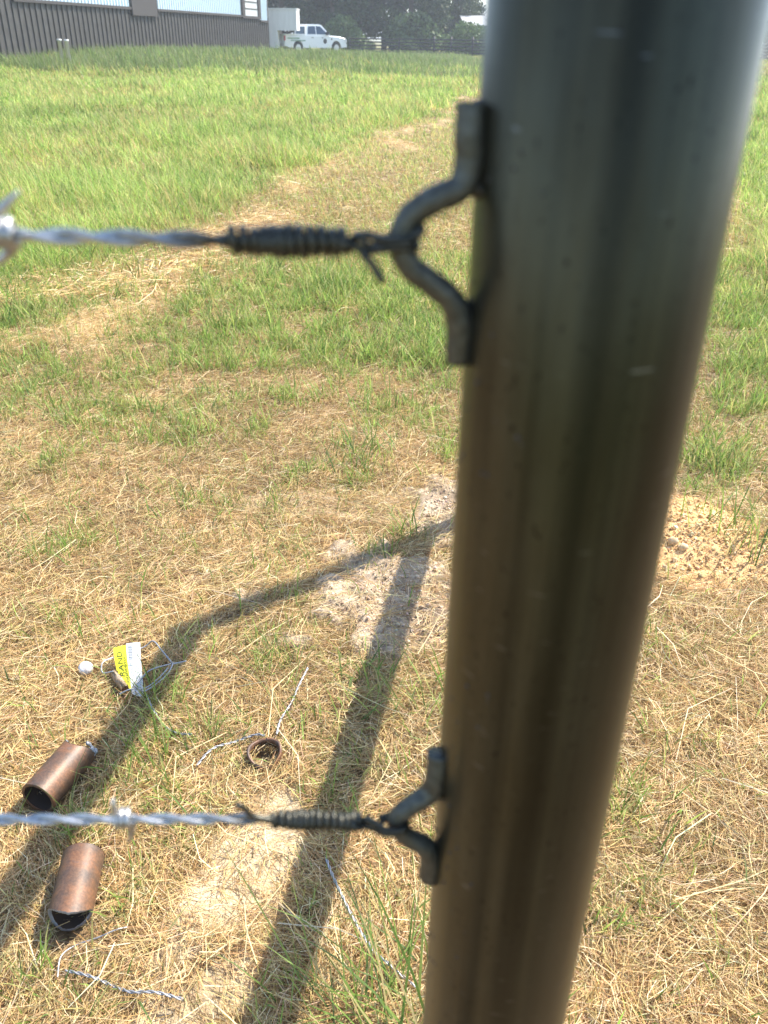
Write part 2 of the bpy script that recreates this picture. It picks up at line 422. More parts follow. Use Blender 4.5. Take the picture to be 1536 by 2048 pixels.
tuft(800, 2050, 62, .31, 'large loose tuft of long green blades low beside the foreground post', .05, 2.5, .0042, 3)
tuft(690, 2040, 16, .24, 'thin spreading tuft of long blades left of the large tuft at the bottom', .04, 2.6, .003, 23)
tuft(820, 1070, 46, .13, 'upright green tuft at the top edge of the pale clay patch', .03, None, .004, 5)
tuft(765, 1115, 40, .10, 'short green tuft in the shadow where the two shadow bands meet', .03, None, .004, 7)
tuft(545, 1330, 44, .10, 'low yellow green tuft left of the pale clay patch', .035, None, .0032, 9)
tuft(735, 1365, 46, .12, 'green tuft growing inside the shadow band below the clay patch', .04, None, .004, 11)
tuft(720, 915, 110, .15, 'bushy bright green tuft standing above the clay patch', .07, None, .0045, 13)
tuft(1500, 1085, 120, .20, 'thick green tuft at the right edge of the orange dirt heap', .08, None, .0045, 15)
tuft(1420, 940, 90, .16, 'bright green tuft behind the orange dirt heap', .08, None, .0045, 17)
tuft(300, 1960, 10, .12, 'sparse thin blades growing in the sandy patch at the bottom left', .03, None, .003, 19)

# ------------------------------------------------------------------ post metal
m_post = mat('dark oiled steel pipe', rough=.34, metal=.8)
n, l, b = nodes(m_post)
st = noise(m_post, 1, 5, 'Object', (130, 130, 1.3), .65)
rs = ramp(m_post, st.outputs[0], [(.28, (.028, .029, .022)), (.48, (.044, .045, .034)), (.68, (.066, .065, .047))])
sp = noise(m_post, 1, 3, 'Object', (520, 520, 260)); rsp = ramp(m_post, sp.outputs[0], [(.30, (.15, .13, .11)), (.36, (1, 1, 1))])
pt = noise(m_post, 1, 4, 'Object', (30, 30, 9)); rpt = ramp(m_post, pt.outputs[0], [(.35, (.82, .74, .62)), (.6, (1.08, 1.06, 1.04))])
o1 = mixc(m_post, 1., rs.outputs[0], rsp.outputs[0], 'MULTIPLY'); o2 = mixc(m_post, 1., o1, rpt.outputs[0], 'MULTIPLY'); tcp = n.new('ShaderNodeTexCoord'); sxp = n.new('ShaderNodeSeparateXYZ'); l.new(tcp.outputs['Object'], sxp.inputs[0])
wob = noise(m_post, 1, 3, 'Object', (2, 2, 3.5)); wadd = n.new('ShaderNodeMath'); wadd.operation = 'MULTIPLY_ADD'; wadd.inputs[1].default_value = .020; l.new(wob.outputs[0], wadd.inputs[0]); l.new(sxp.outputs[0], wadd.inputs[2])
band = ramp(m_post, wadd.outputs[0], [(.0, (1.25, 1.2, 1.1)), (.0015, (.70, .70, .64)), (.010, (.56, .56, .50)), (.0145, (.95, 1.0, .95))])  # photographer's reflection painted into the base colour as a dark vertical stripe
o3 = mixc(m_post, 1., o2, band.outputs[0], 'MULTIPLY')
scr = noise(m_post, 1, 2, 'Object', (60, 60, 420)); rsc = ramp(m_post, scr.outputs[0], [(.70, (0, 0, 0)), (.75, (.55, .55, .55))]); o4 = mixc(m_post, rsc.outputs[0], o3, (.22, .22, .21))
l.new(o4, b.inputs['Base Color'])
rr = n.new('ShaderNodeMapRange'); rr.inputs[3].default_value = .25; rr.inputs[4].default_value = .46; l.new(st.outputs[0], rr.inputs[0]); l.new(rr.outputs[0], b.inputs['Roughness'])
bump(m_post, sp.outputs[0], .10, .0006)
m_hook = mat('dark steel rod', (.13, .125, .11), .5, .6)
t = noise(m_hook, 300, 4); r_ = ramp(m_hook, t.outputs[0], [(.3, (.06, .06, .05)), (.7, (.12, .12, .10))]); nodes(m_hook)[1].new(r_.outputs[0], nodes(m_hook)[2].inputs[0]); bump(m_hook, t.outputs[0], .5, .0008)
m_weld = mat('weld bead', (.07, .065, .06), .45, .6)

def pipe_bm(bm, a, b_, r_, n=64, wall=.005):
    a = Vector(a); b_ = Vector(b_)
    out = tube(bm, [a, b_], r_, n, cap=False); inn = tube(bm, [a, b_], r_-wall, n, cap=False)
    for k in range(n):
        bm.faces.new((out[0][(k+1) % n], out[0][k], inn[0][k], inn[0][(k+1) % n]))
        bm.faces.new((out[1][k], out[1][(k+1) % n], inn[1][(k+1) % n], inn[1][k]))
    for k in range(n):
        for q in list(inn[0][k].link_faces):
            pass
    bmesh.ops.recalc_face_normals(bm, faces=bm.faces)

brace = empty('pipe_fence_brace', (P0[0], P0[1], 0))
tag(brace, 'dark steel pipe post with welded wire hooks filling the right foreground', 'fence post')
PR = .0365
def rel(p): return Vector(p) - Vector((P0[0], P0[1], 0))
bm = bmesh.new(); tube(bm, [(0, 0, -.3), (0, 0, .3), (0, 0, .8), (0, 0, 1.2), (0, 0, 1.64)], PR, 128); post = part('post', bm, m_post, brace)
bm = bmesh.new(); tube(bm, [(0, 0, 1.64), (0, 0, 1.652), (0, 0, 1.66)], [.0385, .036, .018], 48); part('post_cap', bm, m_weld, post)
HU, HL = 1.47, .578
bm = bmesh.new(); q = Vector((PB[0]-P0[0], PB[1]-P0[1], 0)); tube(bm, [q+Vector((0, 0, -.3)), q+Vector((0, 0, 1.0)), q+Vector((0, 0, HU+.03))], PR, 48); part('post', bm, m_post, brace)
dirn = q.normalized()
for h in (HU, HL):
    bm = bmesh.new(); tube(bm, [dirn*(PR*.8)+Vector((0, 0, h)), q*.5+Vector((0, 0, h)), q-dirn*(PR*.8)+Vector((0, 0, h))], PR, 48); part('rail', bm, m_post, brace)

HY = .251
def hook(pts, rads, name='wire_hook'):
    P = [rel(at(a, b_, HY+dy)) for a, b_, dy in pts]
    P = spline(P, 7); R_ = np.interp(np.linspace(0, 1, len(P)), np.linspace(0, 1, len(rads)), rads)
    bm = bmesh.new(); tube(bm, P, list(R_), 16)
    g_ = random.Random(len(pts))
    for v in bm.verts: v.co += Vector((g_.uniform(-1, 1), g_.uniform(-1, 1), g_.uniform(-1, 1)))*.00022
    h = part(name, bm, m_hook, post, True); return h
h1 = hook([(944, 205, .0), (940, 270, -.001), (938, 330, -.001), (920, 375, -.002), (868, 400, -.003), (825, 430, -.003), (803, 478, -.003), (818, 530, -.003), (862, 566, -.002), (902, 600, -.001), (920, 645, .0), (918, 720, .002)],
          [.0044, .0044, .0043, .004, .0039, .0039, .0038, .0038, .0038, .0040, .0043, .0045])
h2 = hook([(878, 1505, .003), (875, 1545, .001), (862, 1583, 0), (830, 1606, -.002), (800, 1628, -.003), (793, 1648, -.003), (812, 1672, -.002), (846, 1690, -.001), (862, 1712, .001), (860, 1750, .003)],
          [.0052, .0052, .0048, .0044, .0042, .0041, .0042, .0046, .0052, .0054])
def weld(parent, pts, dr, name='weld'):
    bm = bmesh.new(); g_ = random.Random(int(pts[0][1]))
    for (a, b_) in pts:
        c0 = rel(at(a, b_, HY+.002))
        rr_ = bmesh.ops.create_icosphere(bm, subdivisions=2, radius=dr*g_.uniform(.6, 1.2))
        for v in rr_['verts']: v.co = v.co*g_.uniform(.9, 1.1) + c0 + Vector((g_.uniform(-1, 1), 0, 0))*.0007
    return part(name, bm, m_weld, parent, True)
weld(h1, [(962, 225+k*15) for k in range(11)], .0034); weld(h1, [(932, 625+k*14) for k in range(7)], .0034)
weld(h2, [(884, 1515+k*9) for k in range(7)], .0026); weld(h2, [(872, 1702+k*8) for k in range(7)], .0026)
# spatter beads left on the pipe's left edge
bm = bmesh.new(); g_ = random.Random(4)
for k in range(150):
    phi = R(-104) - g_.uniform(20, 88)*math.pi/180; z = g_.choice([g_.uniform(1.2, 1.32), g_.uniform(.90, 1.16), g_.uniform(.72, .98)])
    rr_ = bmesh.ops.create_icosphere(bm, subdivisions=1, radius=g_.uniform(.0002, .0009))
    for v in rr_['verts']: v.co += Vector((math.cos(phi)*PR, math.sin(phi)*PR, z))
part('weld_spatter', bm, m_weld, post, True)['kind'] = 'stuff'

# ------------------------------------------------------------------ barbed wires
m_wire = mat('galvanised wire', (.50, .51, .53), .36, .9)
t = noise(m_wire, 500, 3); r_ = ramp(m_wire, t.outputs[0], [(.35, (.34, .345, .355)), (.65, (.60, .61, .62))]); nodes(m_wire)[1].new(r_.outputs[0], nodes(m_wire)[2].inputs[0])
m_wrap = mat('wire with shade in its colour', (.055, .055, .045), .36, .6)  # post's shade on the tied wire put into its base colour
m_strand = m_wire.copy(); m_strand.name = 'galvanised wire with shade painted at its end'; n, l, b = nodes(m_strand)
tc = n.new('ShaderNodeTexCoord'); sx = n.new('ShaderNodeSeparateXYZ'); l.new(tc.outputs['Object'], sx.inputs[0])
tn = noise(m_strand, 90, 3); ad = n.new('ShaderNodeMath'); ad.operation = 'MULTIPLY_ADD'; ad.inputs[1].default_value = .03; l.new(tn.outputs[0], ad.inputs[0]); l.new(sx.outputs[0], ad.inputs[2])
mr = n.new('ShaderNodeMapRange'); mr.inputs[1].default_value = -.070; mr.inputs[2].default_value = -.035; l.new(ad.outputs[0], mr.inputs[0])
old = b.inputs[0].links[0].from_socket; l.new(mixc(m_strand, mr.outputs[0], old, (.055, .055, .045)), b.inputs[0])  # strand colour darkens towards the hook, painting in the post's shade
WR = .00128
def frame(a, b_):
    t = (b_-a).normalized(); u = t.orthogonal().normalized(); u = Vector((0, 0, 1)) - t*t.z; u.normalize(); return t, u, t.cross(u)
def helix(a, b_, rad, pitch, ph=0, n_per=14, rfun=None):
    t, u, s = frame(a, b_); Ln = (b_-a).length; N = max(2, int(Ln/pitch*n_per)); out = []
    for k in range(N+1):
        f_ = k/N; an = ph + 2*math.pi*Ln*f_/pitch; r_ = rad if rfun is None else rad*rfun(f_)
        out.append(a + t*(Ln*f_) + (u*math.cos(an)+s*math.sin(an))*r_)
    return out
def wire(base_label, far_pt, edge_pt, coil_a, coil_b, loop_pt, barbs, coil_r, pitch, tails, hook_obj):
    w_ = empty('barbed_wire', tuple(loop_pt)); tag(w_, base_label, 'barbed wire', 'barbed wires tied to the post')
    inv = Vector(loop_pt)
    def L_(P): return [p-inv for p in P]
    for ph in (0, math.pi):
        bm = bmesh.new()
        P = helix(far_pt, coil_a, WR*1.02, .034, ph + 1.2, 16) + helix(coil_a, coil_b, WR*1.0, .02, ph+.3, 12)[1:]
        # the pair opens and runs round the hook
        sgn = 1 if ph == 0 else -1
        t_, u_, s_ = frame(coil_a, coil_b)
        end = P[-1]
        P += spline([end, coil_b.lerp(loop_pt, .4)+u_*(.0022*sgn)-Vector((0, .0015, 0)), coil_b.lerp(loop_pt, .8)+u_*(.0012*sgn)-Vector((0, .0045, 0)),
                     loop_pt+Vector((.0035, -.0042, .0008*sgn)), loop_pt+Vector((.0062, 0, .0012*sgn)), loop_pt+Vector((.003, .0045, .0004)),
                     coil_b.lerp(loop_pt, .55)+Vector((0, .003, 0))], 6)[1:]
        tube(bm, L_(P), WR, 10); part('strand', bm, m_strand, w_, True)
    bm = bmesh.new()
    Lc = (coil_b-coil_a).length
    jit = random.Random(3)
    P = helix(coil_a, coil_b, coil_r, pitch, 0, 18)
    P = [p + Vector((.0006*math.sin(k*.043)+.0004*math.sin(k*.019+1), 0, 0)) + Vector((0, 0, 1))*(.0004*math.sin(k*.31)+.0003*math.sin(k*.83)) for k, p in enumerate(P)]
    tube(bm, L_(P), WR*1.12, 8); part('wrap', bm, m_wrap, w_, True)
    # second wrapping layer of the bulge next to the hook
    bm = bmesh.new(); P = helix(coil_a.lerp(coil_b, .96), coil_b.lerp(loop_pt, .75), coil_r*.8, .0075, 1.5, 16, lambda f_: 1-.55*f_)
    tube(bm, L_(P), WR, 8); part('wrap', bm, m_wrap, w_, True)
    for tl in tails:
        bm = bmesh.new(); tube(bm, L_(spline(tl, 6)), [WR]*(6*(len(tl)-1))+[WR*.5], 8); part('cut_end', bm, m_wrap, w_, True)
    for (c0, ends) in barbs:
        t_, u_, s_ = frame(far_pt, coil_a)
        bm = bmesh.new()
        P = helix(c0-t_*.0032, c0+t_*.0032, WR*2.7, .0026, .4, 14)
        Q = [ends[0]] + [ends[0].lerp(P[0], .6)] + P + [ends[1].lerp(P[-1], .6)] + [ends[1]]
        tube(bm, L_(Q), [.0004, WR*1.25]+[WR*.95]*len(P)+[WR*1.25, .0004], 8); part('barb', bm, m_wire, w_, True)
    return w_
WY = .249
ca, cb, lp = at(462, 481, WY), at(690, 484, WY), at(790, 482, WY-.003)
fp = at(-420, 461, WY-.003)
wire('thick looking upper barbed wire tied to the upper hook, out of focus', fp, lp, ca, cb, lp,
     [(at(8, 466, WY-.001), (at(38, 382, WY-.004), at(-30, 545, WY)))], .0033, .0029,
     [[at(722, 505, WY-.004), at(745, 530, WY-.005), at(767, 568, WY-.006)], [at(815, 478, WY-.005), at(838, 468, WY-.006), at(846, 452, WY-.004)]], h1)
ca, cb, lp = at(545, 1638, WY), at(722, 1644, WY), at(785, 1647, WY-.003)
fp = at(-420, 1640, WY-.003)
wire('lower barbed wire with a bright four point barb tied to the lower hook', fp, lp, ca, cb, lp,
     [(at(248, 1636, WY-.001), (at(226, 1597, WY-.004), at(258, 1690, WY-.002)))], .0031, .0029,
     [[at(545, 1640, WY-.003), at(505, 1632, WY-.004), at(490, 1618, WY-.005), at(472, 1609, WY-.007)]], h2)

# ------------------------------------------------------------------ litter on the ground
m_rust = mat('rusty pipe steel', rough=.5, metal=.1)
n, l, b = nodes(m_rust); t = noise(m_rust, 28, 6, 'Object', (1, 1, .45)); t2 = noise(m_rust, 220, 4)
r_ = ramp(m_rust, t.outputs[0], [(.30, (.06, .045, .038)), (.5, (.12, .068, .042)), (.62, (.18, .085, .042)), (.75, (.10, .085, .075))])
r2 = ramp(m_rust, t2.outputs[0], [(.35, (.7, .7, .7)), (.65, (1.2, 1.15, 1.1))]); l.new(mixc(m_rust, 1., r_.outputs[0], r2.outputs[0], 'MULTIPLY'), b.inputs[0]); bump(m_rust, t2.outputs[0], .4, .0008)
m_slag = mat('torch cut slag', (.30, .31, .33), .5, .6); t = noise(m_slag, 260, 4); bump(m_slag, t.outputs[0], .9, .002)
m_pin = mat('dark pipe inside', (.07, .045, .03), .8, .1)

def cut_pipe(a, b_, label, near_cut, far_cut, sub):
    """a = end towards the camera. cut functions give the length trimmed at angle phi (0 = up)."""
    a = Vector(a); b_ = Vector(b_); ax = (b_-a); Ln = ax.length; ax.normalize()
    root = empty('cut_pipe', tuple((a+b_)/2)); c0 = (a+b_)/2
    tag(root, label, 'pipe offcut', 'cut pipe pieces on the grass')
    side = ax.cross(Vector((0, 0, 1))).normalized(); up = side.cross(ax)
    N = 72; M = 10; ro, ri = PR, PR-.0052
    g_ = random.Random(sub)
    ja = [g_.uniform(-1, 1)*.0009 for _ in range(N)]; jb = [g_.uniform(-1, 1)*.0009 for _ in range(N)]
    def ring(r_, f_, jit=1):
        out = []
        for k in range(N):
            ph = 2*math.pi*k/N; s0 = near_cut(ph)+ja[k]*(near_cut(0) != 0 or near_cut(math.pi) != 0); s1 = Ln-far_cut(ph)+jb[k]*(far_cut(0) != 0 or far_cut(1.57) != 0)
            out.append(a-c0 + ax*(s0+(s1-s0)*f_) + (up*math.cos(ph)+side*math.sin(ph))*r_)
        return out
    def shell(r_, flip, m_, name):
        bm = bmesh.new(); rg = [[bm.verts.new(v) for v in ring(r_, f_)] for f_ in np.linspace(0, 1, M)]
        for p, q in zip(rg, rg[1:]):
            for k in range(N):
                vs = (p[k], p[(k+1) % N], q[(k+1) % N], q[k]); f_ = bm.faces.new(vs[::-1] if flip else vs); f_.smooth = True
        return part(name, bm, m_, root)
    shell(ro, True, m_rust, 'outer_wall'); shell(ri, False, m_pin, 'inner_wall')
    for f_, nm, cutf in ((0, 'cut_edge', near_cut), (1, 'cut_edge', far_cut)):
        bm = bmesh.new(); o_ = [bm.verts.new(v) for v in ring(ro+.0004, f_)]; i_ = [bm.verts.new(v) for v in ring(ri-.0006, f_)]
        sg = -1 if f_ == 0 else 1
        m_ = [bm.verts.new((p+q)/2 + ax*sg*.0016) for p, q in zip(ring(ro, f_), ring(ri, f_))]
        for k in range(N):
            k2 = (k+1) % N; bm.faces.new((o_[k], o_[k2], m_[k2], m_[k])); bm.faces.new((m_[k], m_[k2], i_[k2], i_[k]))
        bmesh.ops.recalc_face_normals(bm, faces=bm.faces)
        rough_cut = cutf(0) != cutf(1.57) or cutf(0) != cutf(math.pi)
        part(nm, bm, m_slag if rough_cut else m_rust, root, True)
    return root, c0, ax, up, side
flat = lambda ph: 0.
d1 = (pipe1_b-pipe1_a).normalized()
rt, c0, ax, up, side = cut_pipe(pipe1_a-d1*.006, pipe1_b+d1*.012, 'brown cut pipe with its square end open towards the lower left, above the lower wire', flat, lambda ph: .011*(1+math.cos(2*ph)) + .004*(1+math.cos(ph-1)), 1)
bm = bmesh.new(); g_ = random.Random(9)
for k in range(9):
    ph = .75+.11*k; p = (pipe1_b+d1*.004)-c0 + (up*math.cos(ph)+side*math.sin(ph))*(PR-.003)+ax*g_.uniform(-.004, .006)
    rr_ = bmesh.ops.create_icosphere(bm, subdivisions=2, radius=g_.uniform(.003, .0065))
    for v in rr_['verts']: v.co = v.co*g_.uniform(.8, 1.2)+p
part('slag_lump', bm, m_slag, rt, True)
d2 = (pipe2_b-pipe2_a).normalized()
cut_pipe(pipe2_a-d2*.010, pipe2_b+d2*.010, 'red brown cut pipe with a notched grey rimmed end, below the lower wire', lambda ph: .010*(1-math.cos(2*ph-.5))+.008*(1-math.cos(ph)), flat, 2)

# rusty ring
bm = bmesh.new(); N = 56; g_ = random.Random(2)
tilt = Matrix.Rotation(R(12), 3, 'X')
ro, ri = PR, PR-.0052; rows = []
for (rr_, zz) in ((ri, .0), (ro, .0), (ro, .024), (ri, .024)):
    rows.append([bm.verts.new(tilt @ Vector((math.cos(2*math.pi*k/N)*rr_, math.sin(2*math.pi*k/N)*rr_, zz*(1+.25*math.sin(2*math.pi*k/N*2+1)) if zz else 0))) for k in range(N)])
for a, b_ in zip(rows, rows[1:]+rows[:1]):
    for k in range(N): bm.faces.new((a[k], a[(k+1) % N], b_[(k+1) % N], b_[k]))
bmesh.ops.recalc_face_normals(bm, faces=bm.faces)
o = part('pipe_ring', bm, m_rust, None, True); o.location = (ringp.x, ringp.y, zmax(ringp.x, ringp.y)+.006)
tag(o, 'short rusty ring of pipe standing open end up in the straw', 'pipe ring')

def offcut(name, pix, label, twisted=True, z=.030, rad=.00135, m_=None, cat='wire offcut'):
    P = [gnd(a, b_, z + (q[2] if len(q) > 2 else 0)) if False else gnd(a, b_, z) for q in pix for (a, b_) in [q[:2]]]
    P = [Vector((p.x, p.y, zmax(p.x, p.y)+z*(.9+.15*math.sin(k*2.1)))) for k, p in enumerate(P)]
    c0 = P[len(P)//2].copy(); C_ = spline([p-c0 for p in P], 26)
    root = empty(name, tuple(c0)); tag(root, label, cat, 'wire offcuts dropped on the ground')
    if twisted:
        acc = 0; path = [[], []]
        for k, p in enumerate(C_):
            t = (C_[min(k+1, len(C_)-1)]-C_[max(k-1, 0)]).normalized(); s = t.cross(Vector((0, 0, 1))).normalized(); u = s.cross(t)
            if k: acc += (C_[k]-C_[k-1]).length
            an = acc/.032*2*math.pi
            for j in (0, 1): path[j].append(p + (u*math.cos(an+math.pi*j)+s*math.sin(an+math.pi*j))*rad*1.05)
        for pth in path:
            bm = bmesh.new(); tube(bm, pth, rad, 7); part('strand', bm, m_ or m_litter, root, True)
    else:
        bm = bmesh.new(); tube(bm, C_, rad, 7); part('strand', bm, m_ or m_litter, root, True)
    return root
m_litter = mat('weathered galvanised wire', (.36, .36, .37), .48, .6)
m_rwire = mat('rusting wire', (.22, .12, .09), .6, .4)
offcut('wire_offcut', [(392, 1530), (425, 1498), (470, 1478), (510, 1468), (530, 1472)], 'twisted wire offcut lying just left of the rusty ring')
offcut('wire_offcut', [(553, 1468), (562, 1440), (583, 1402), (597, 1372), (616, 1338)], 'twisted wire offcut slanting up from the rusty ring')
offcut('wire_offcut', [(292, 1385), (308, 1420), (330, 1446), (358, 1462), (384, 1468)], 'curved twisted wire offcut leading down from the yellow tag')
offcut('wire_offcut', [(652, 1716), (668, 1762), (700, 1822), (742, 1895), (780, 1932), (832, 1972)], 'long twisted wire offcut under the large green tuft')
offcut('wire_offcut', [(130, 1938), (178, 1952), (222, 1966), (262, 1984), (310, 1988), (366, 1996)], 'twisted wire offcut at the bottom left below the single bent wire')
offcut('wire_offcut', [(114, 1952), (122, 1915), (148, 1888), (196, 1874), (232, 1862), (256, 1850)], 'single bent wire lying below the notched pipe', False, rad=.0013)
# the bent wire that holds the tag
offcut('wire_loop', [(345, 1326), (372, 1324), (352, 1320), (338, 1326), (300, 1340), (278, 1352), (268, 1366), (276, 1376), (290, 1372), (330, 1348), (345, 1330), (340, 1316), (322, 1298), (306, 1284), (285, 1288), (232, 1310), (206, 1326), (204, 1338), (226, 1340)],
       'bent grey wire loop threaded around the yellow and white tag', False, z=.048, rad=.0018)
offcut('wire_offcut', [(238, 1384), (262, 1378), (290, 1366), (318, 1350), (336, 1336)], 'short straight wire crossing the bottom of the yellow tag', False, z=.05, rad=.0016)

# tag: yellow / white plastic label, curled, lettering and bar code
m_yel = mat('yellow plastic film', (.72, .68, .03), .35); m_whi = mat('white plastic film', (.62, .63, .62), .35); m_ink = mat('black ink', (.05, .07, .02), .5); m_bar = mat('grey printed bars', (.20, .21, .22), .5)
TL = gnd(226, 1296, .05); TR = gnd(281, 1290, .055); BL = gnd(240, 1376, .022); BR = gnd(286, 1388, .022)
TW, THt = (TR-TL).length, (BL-TL).length
tag_o = empty('tag', tuple((TL+TR+BL+BR)/4)); tag(tag_o, 'yellow and white printed tag caught in the bent wire', 'tag'); tc0 = Vector(tag_o.location)
def tp(u, v, off=0.):
    top = TL.lerp(TR, u); bot = BL.lerp(BR, u); p = top.lerp(bot, v)
    nrm = (TR-TL).cross(TL-BL).normalized()
    if nrm.z < 0: nrm = -nrm
    return p - tc0 + nrm*(.006*math.sin(u*2.6+v*1.5) + .004*math.sin(v*5) + off)
def patch(name, u0, u1, v0, v1, m_, off=0., nu=10, nv=14, parent=tag_o, cut=None):
    bm = bmesh.new(); g_ = [[bm.verts.new(tp(u0+(u1-u0)*a/nu, v0+(v1-v0)*b_/nv, off)) for a in range(nu+1)] for b_ in range(nv+1)]
    for b_ in range(nv):
        for a in range(nu):
            if cut and cut((a+.5)/nu, (b_+.5)/nv): continue
            bm.faces.new((g_[b_][a], g_[b_+1][a], g_[b_+1][a+1], g_[b_][a+1])).smooth = True
    return part(name, bm, m_, parent)
py_ = patch('yellow_half', 0, .5, 0, .95, m_yel, cut=lambda a, b_: b_ > .62+.45*a); pw_ = patch('white_half', .5, 1, -.04, 1.05, m_whi)
fc = bpy.data.curves.new('lettering', 'FONT'); fc.body = 'RAND'; fc.size = 1; fc.space_character = 1.1
fo = bpy.data.objects.new('tmp_text', fc); COL.objects.link(fo); bpy.context.view_layer.update()
me = bpy.data.meshes.new_from_object(fo.evaluated_get(bpy.context.evaluated_depsgraph_get())); COL.objects.unlink(fo); bpy.data.objects.remove(fo)
xs = [v.co.x for v in me.vertices]; ys = [v.co.y for v in me.vertices]
bm = bmesh.new(); bm.from_mesh(me); bmesh.ops.triangulate(bm, faces=bm.faces); bmesh.ops.subdivide_edges(bm, edges=bm.edges, cuts=2)
for v in bm.verts:
    a = (v.co.x-min(xs))/(max(xs)-min(xs)); b_ = (v.co.y-min(ys))/(max(ys)-min(ys))
    v.co = tp(.12+.20*(1-b_), .72-.56*a, .0006)         # reads upwards along the tag
part('lettering', bm, m_ink, py_)
bm = bmesh.new(); g_ = random.Random(5)
def strip(u0, u1, v0, v1, off=.0006):
    vs = [bm.verts.new(tp(*q, off)) for q in ((u0, v0), (u0, v1), (u1, v1), (u1, v0))]; bm.faces.new(vs)
for col in (.36, .395, .43): 
    v = .3
    while v < .85: L_ = g_.uniform(.02, .06); strip(col, col+.016, v, v+L_); v += L_+.012
part('fine_print', bm, m_ink, py_)
bm = bmesh.new()
v = .03
while v < .36: L_ = g_.choice([.006, .010, .016]); strip(.56, .72, v, v+L_); v += L_+g_.choice([.008, .012])
for col in (.60, .66, .76, .82, .88):
    v = .42 if col < .8 else .05
    while v < .92: L_ = g_.uniform(.02, .07); strip(col, col+.02, v, v+L_); v += L_+.014
part('printed_bars', bm, m_bar, pw_)
# rolled tan paper below the tag
bm = bmesh.new(); a, b_ = gnd(226, 1346, .03), gnd(250, 1378, .024); tube(bm, [Vector(), (b_-a)*.5+Vector((0, 0, .002)), b_-a], [.0085, .0095, .009], 20, cap=False)
bmesh.ops.solidify(bm, geom=bm.faces[:], thickness=.0015)
m_tan = mat('tan card', (.55, .42, .28), .8); t = noise(m_tan, 120, 4); rrr = ramp(m_tan, t.outputs[0], [(.35, (.42, .3, .19)), (.65, (.62, .5, .36))]); nodes(m_tan)[1].new(rrr.outputs[0], nodes(m_tan)[2].inputs[0])
o = part('paper_roll', bm, m_tan, None, True); o.location = a; tag(o, 'small roll of tan paper against the yellow tag', 'paper')

# pale round cap
m_cap = mat('dirty white plastic', (.6, .55, .5), .6); t = noise(m_cap, 160, 4); rrr = ramp(m_cap, t.outputs[0], [(.3, (.42, .34, .3)), (.6, (.72, .69, .66))]); nodes(m_cap)[1].new(rrr.outputs[0], nodes(m_cap)[2].inputs[0])
bm = bmesh.new(); N = 48; prof = [(.0, .0105), (.006, .0112), (.011, .0104), (.0145, .0075), (.0163, .0), (.0166, -.007), (.0150, -.007), (.0145, .0)]
rings = []
for (r_, z) in prof:
    rings.append([bm.verts.new((math.cos(2*math.pi*k/N)*(r_+(.00035 if k % 2 and r_ > .015 else 0)), math.sin(2*math.pi*k/N)*(r_+(.00035 if k % 2 and r_ > .015 else 0)), z)) for k in range(N)])
for a, b_ in zip(rings, rings[1:]):
    for k in range(N): bm.faces.new((a[k], b_[k], b_[(k+1) % N], a[(k+1) % N]))
bmesh.ops.remove_doubles(bm, verts=bm.verts, dist=1e-6)
o = part('bottle_cap', bm, m_cap, None, True); o.location = (capp.x, capp.y, zmax(capp.x, capp.y)+.028); o.rotation_euler = (R(28), R(-14), 0)
tag(o, 'pale round ribbed cap lying left of the yellow tag', 'cap')

# stones and clods on the heap, individually for the ones that can be told apart
m_stone = mat('pale clod', (.58, .42, .24), .9); t = noise(m_stone, 90, 4); rrr = ramp(m_stone, t.outputs[0], [(.3, (.46, .30, .15)), (.7, (.66, .52, .33))]); nodes(m_stone)[1].new(rrr.outputs[0], nodes(m_stone)[2].inputs[0]); bump(m_stone, t.outputs[0], .5, .003)
def stone(loc, r_, seed, label):
    bm = bmesh.new(); g_ = np.random.default_rng(seed); bmesh.ops.create_icosphere(bm, subdivisions=3, radius=1)
    kx = g_.uniform(.7, 1.2, 3); pl = g_.normal(0, 1, (7, 3)); pl /= np.linalg.norm(pl, axis=1)[:, None]; dd = g_.uniform(.62, .9, 7)
    for v in bm.verts:
        p = np.array(v.co)
        for q, d in zip(pl, dd):
            e = p@q - d
            if e > 0: p = p - q*e*.9
        v.co = Vector(p*kx*r_)
    o = part('stone', bm, m_stone, None, True); o.location = loc
    if label: tag(o, label, 'stone', 'stones on the orange dirt heap')
    return o
for (a, b_, r_, lb) in ((1364, 1102, .014, 'largest pale stone on the orange dirt heap'), (1350, 1118, .010, 'rounded stone just below the largest stone on the heap'), (1346, 1088, .016, 'brown shaded stone upper left of the largest stone on the heap'),
                        (1331, 1130, .009, 'pale stone at the lower left foot of the dirt heap beside the post'), (1364, 1135, .008, 'flat pale stone in the grass edge under the dirt heap')):
    q = gnd(a, b_, .03); stone((q.x, q.y, zmax(q.x, q.y)+r_*.45), r_, a, lb)
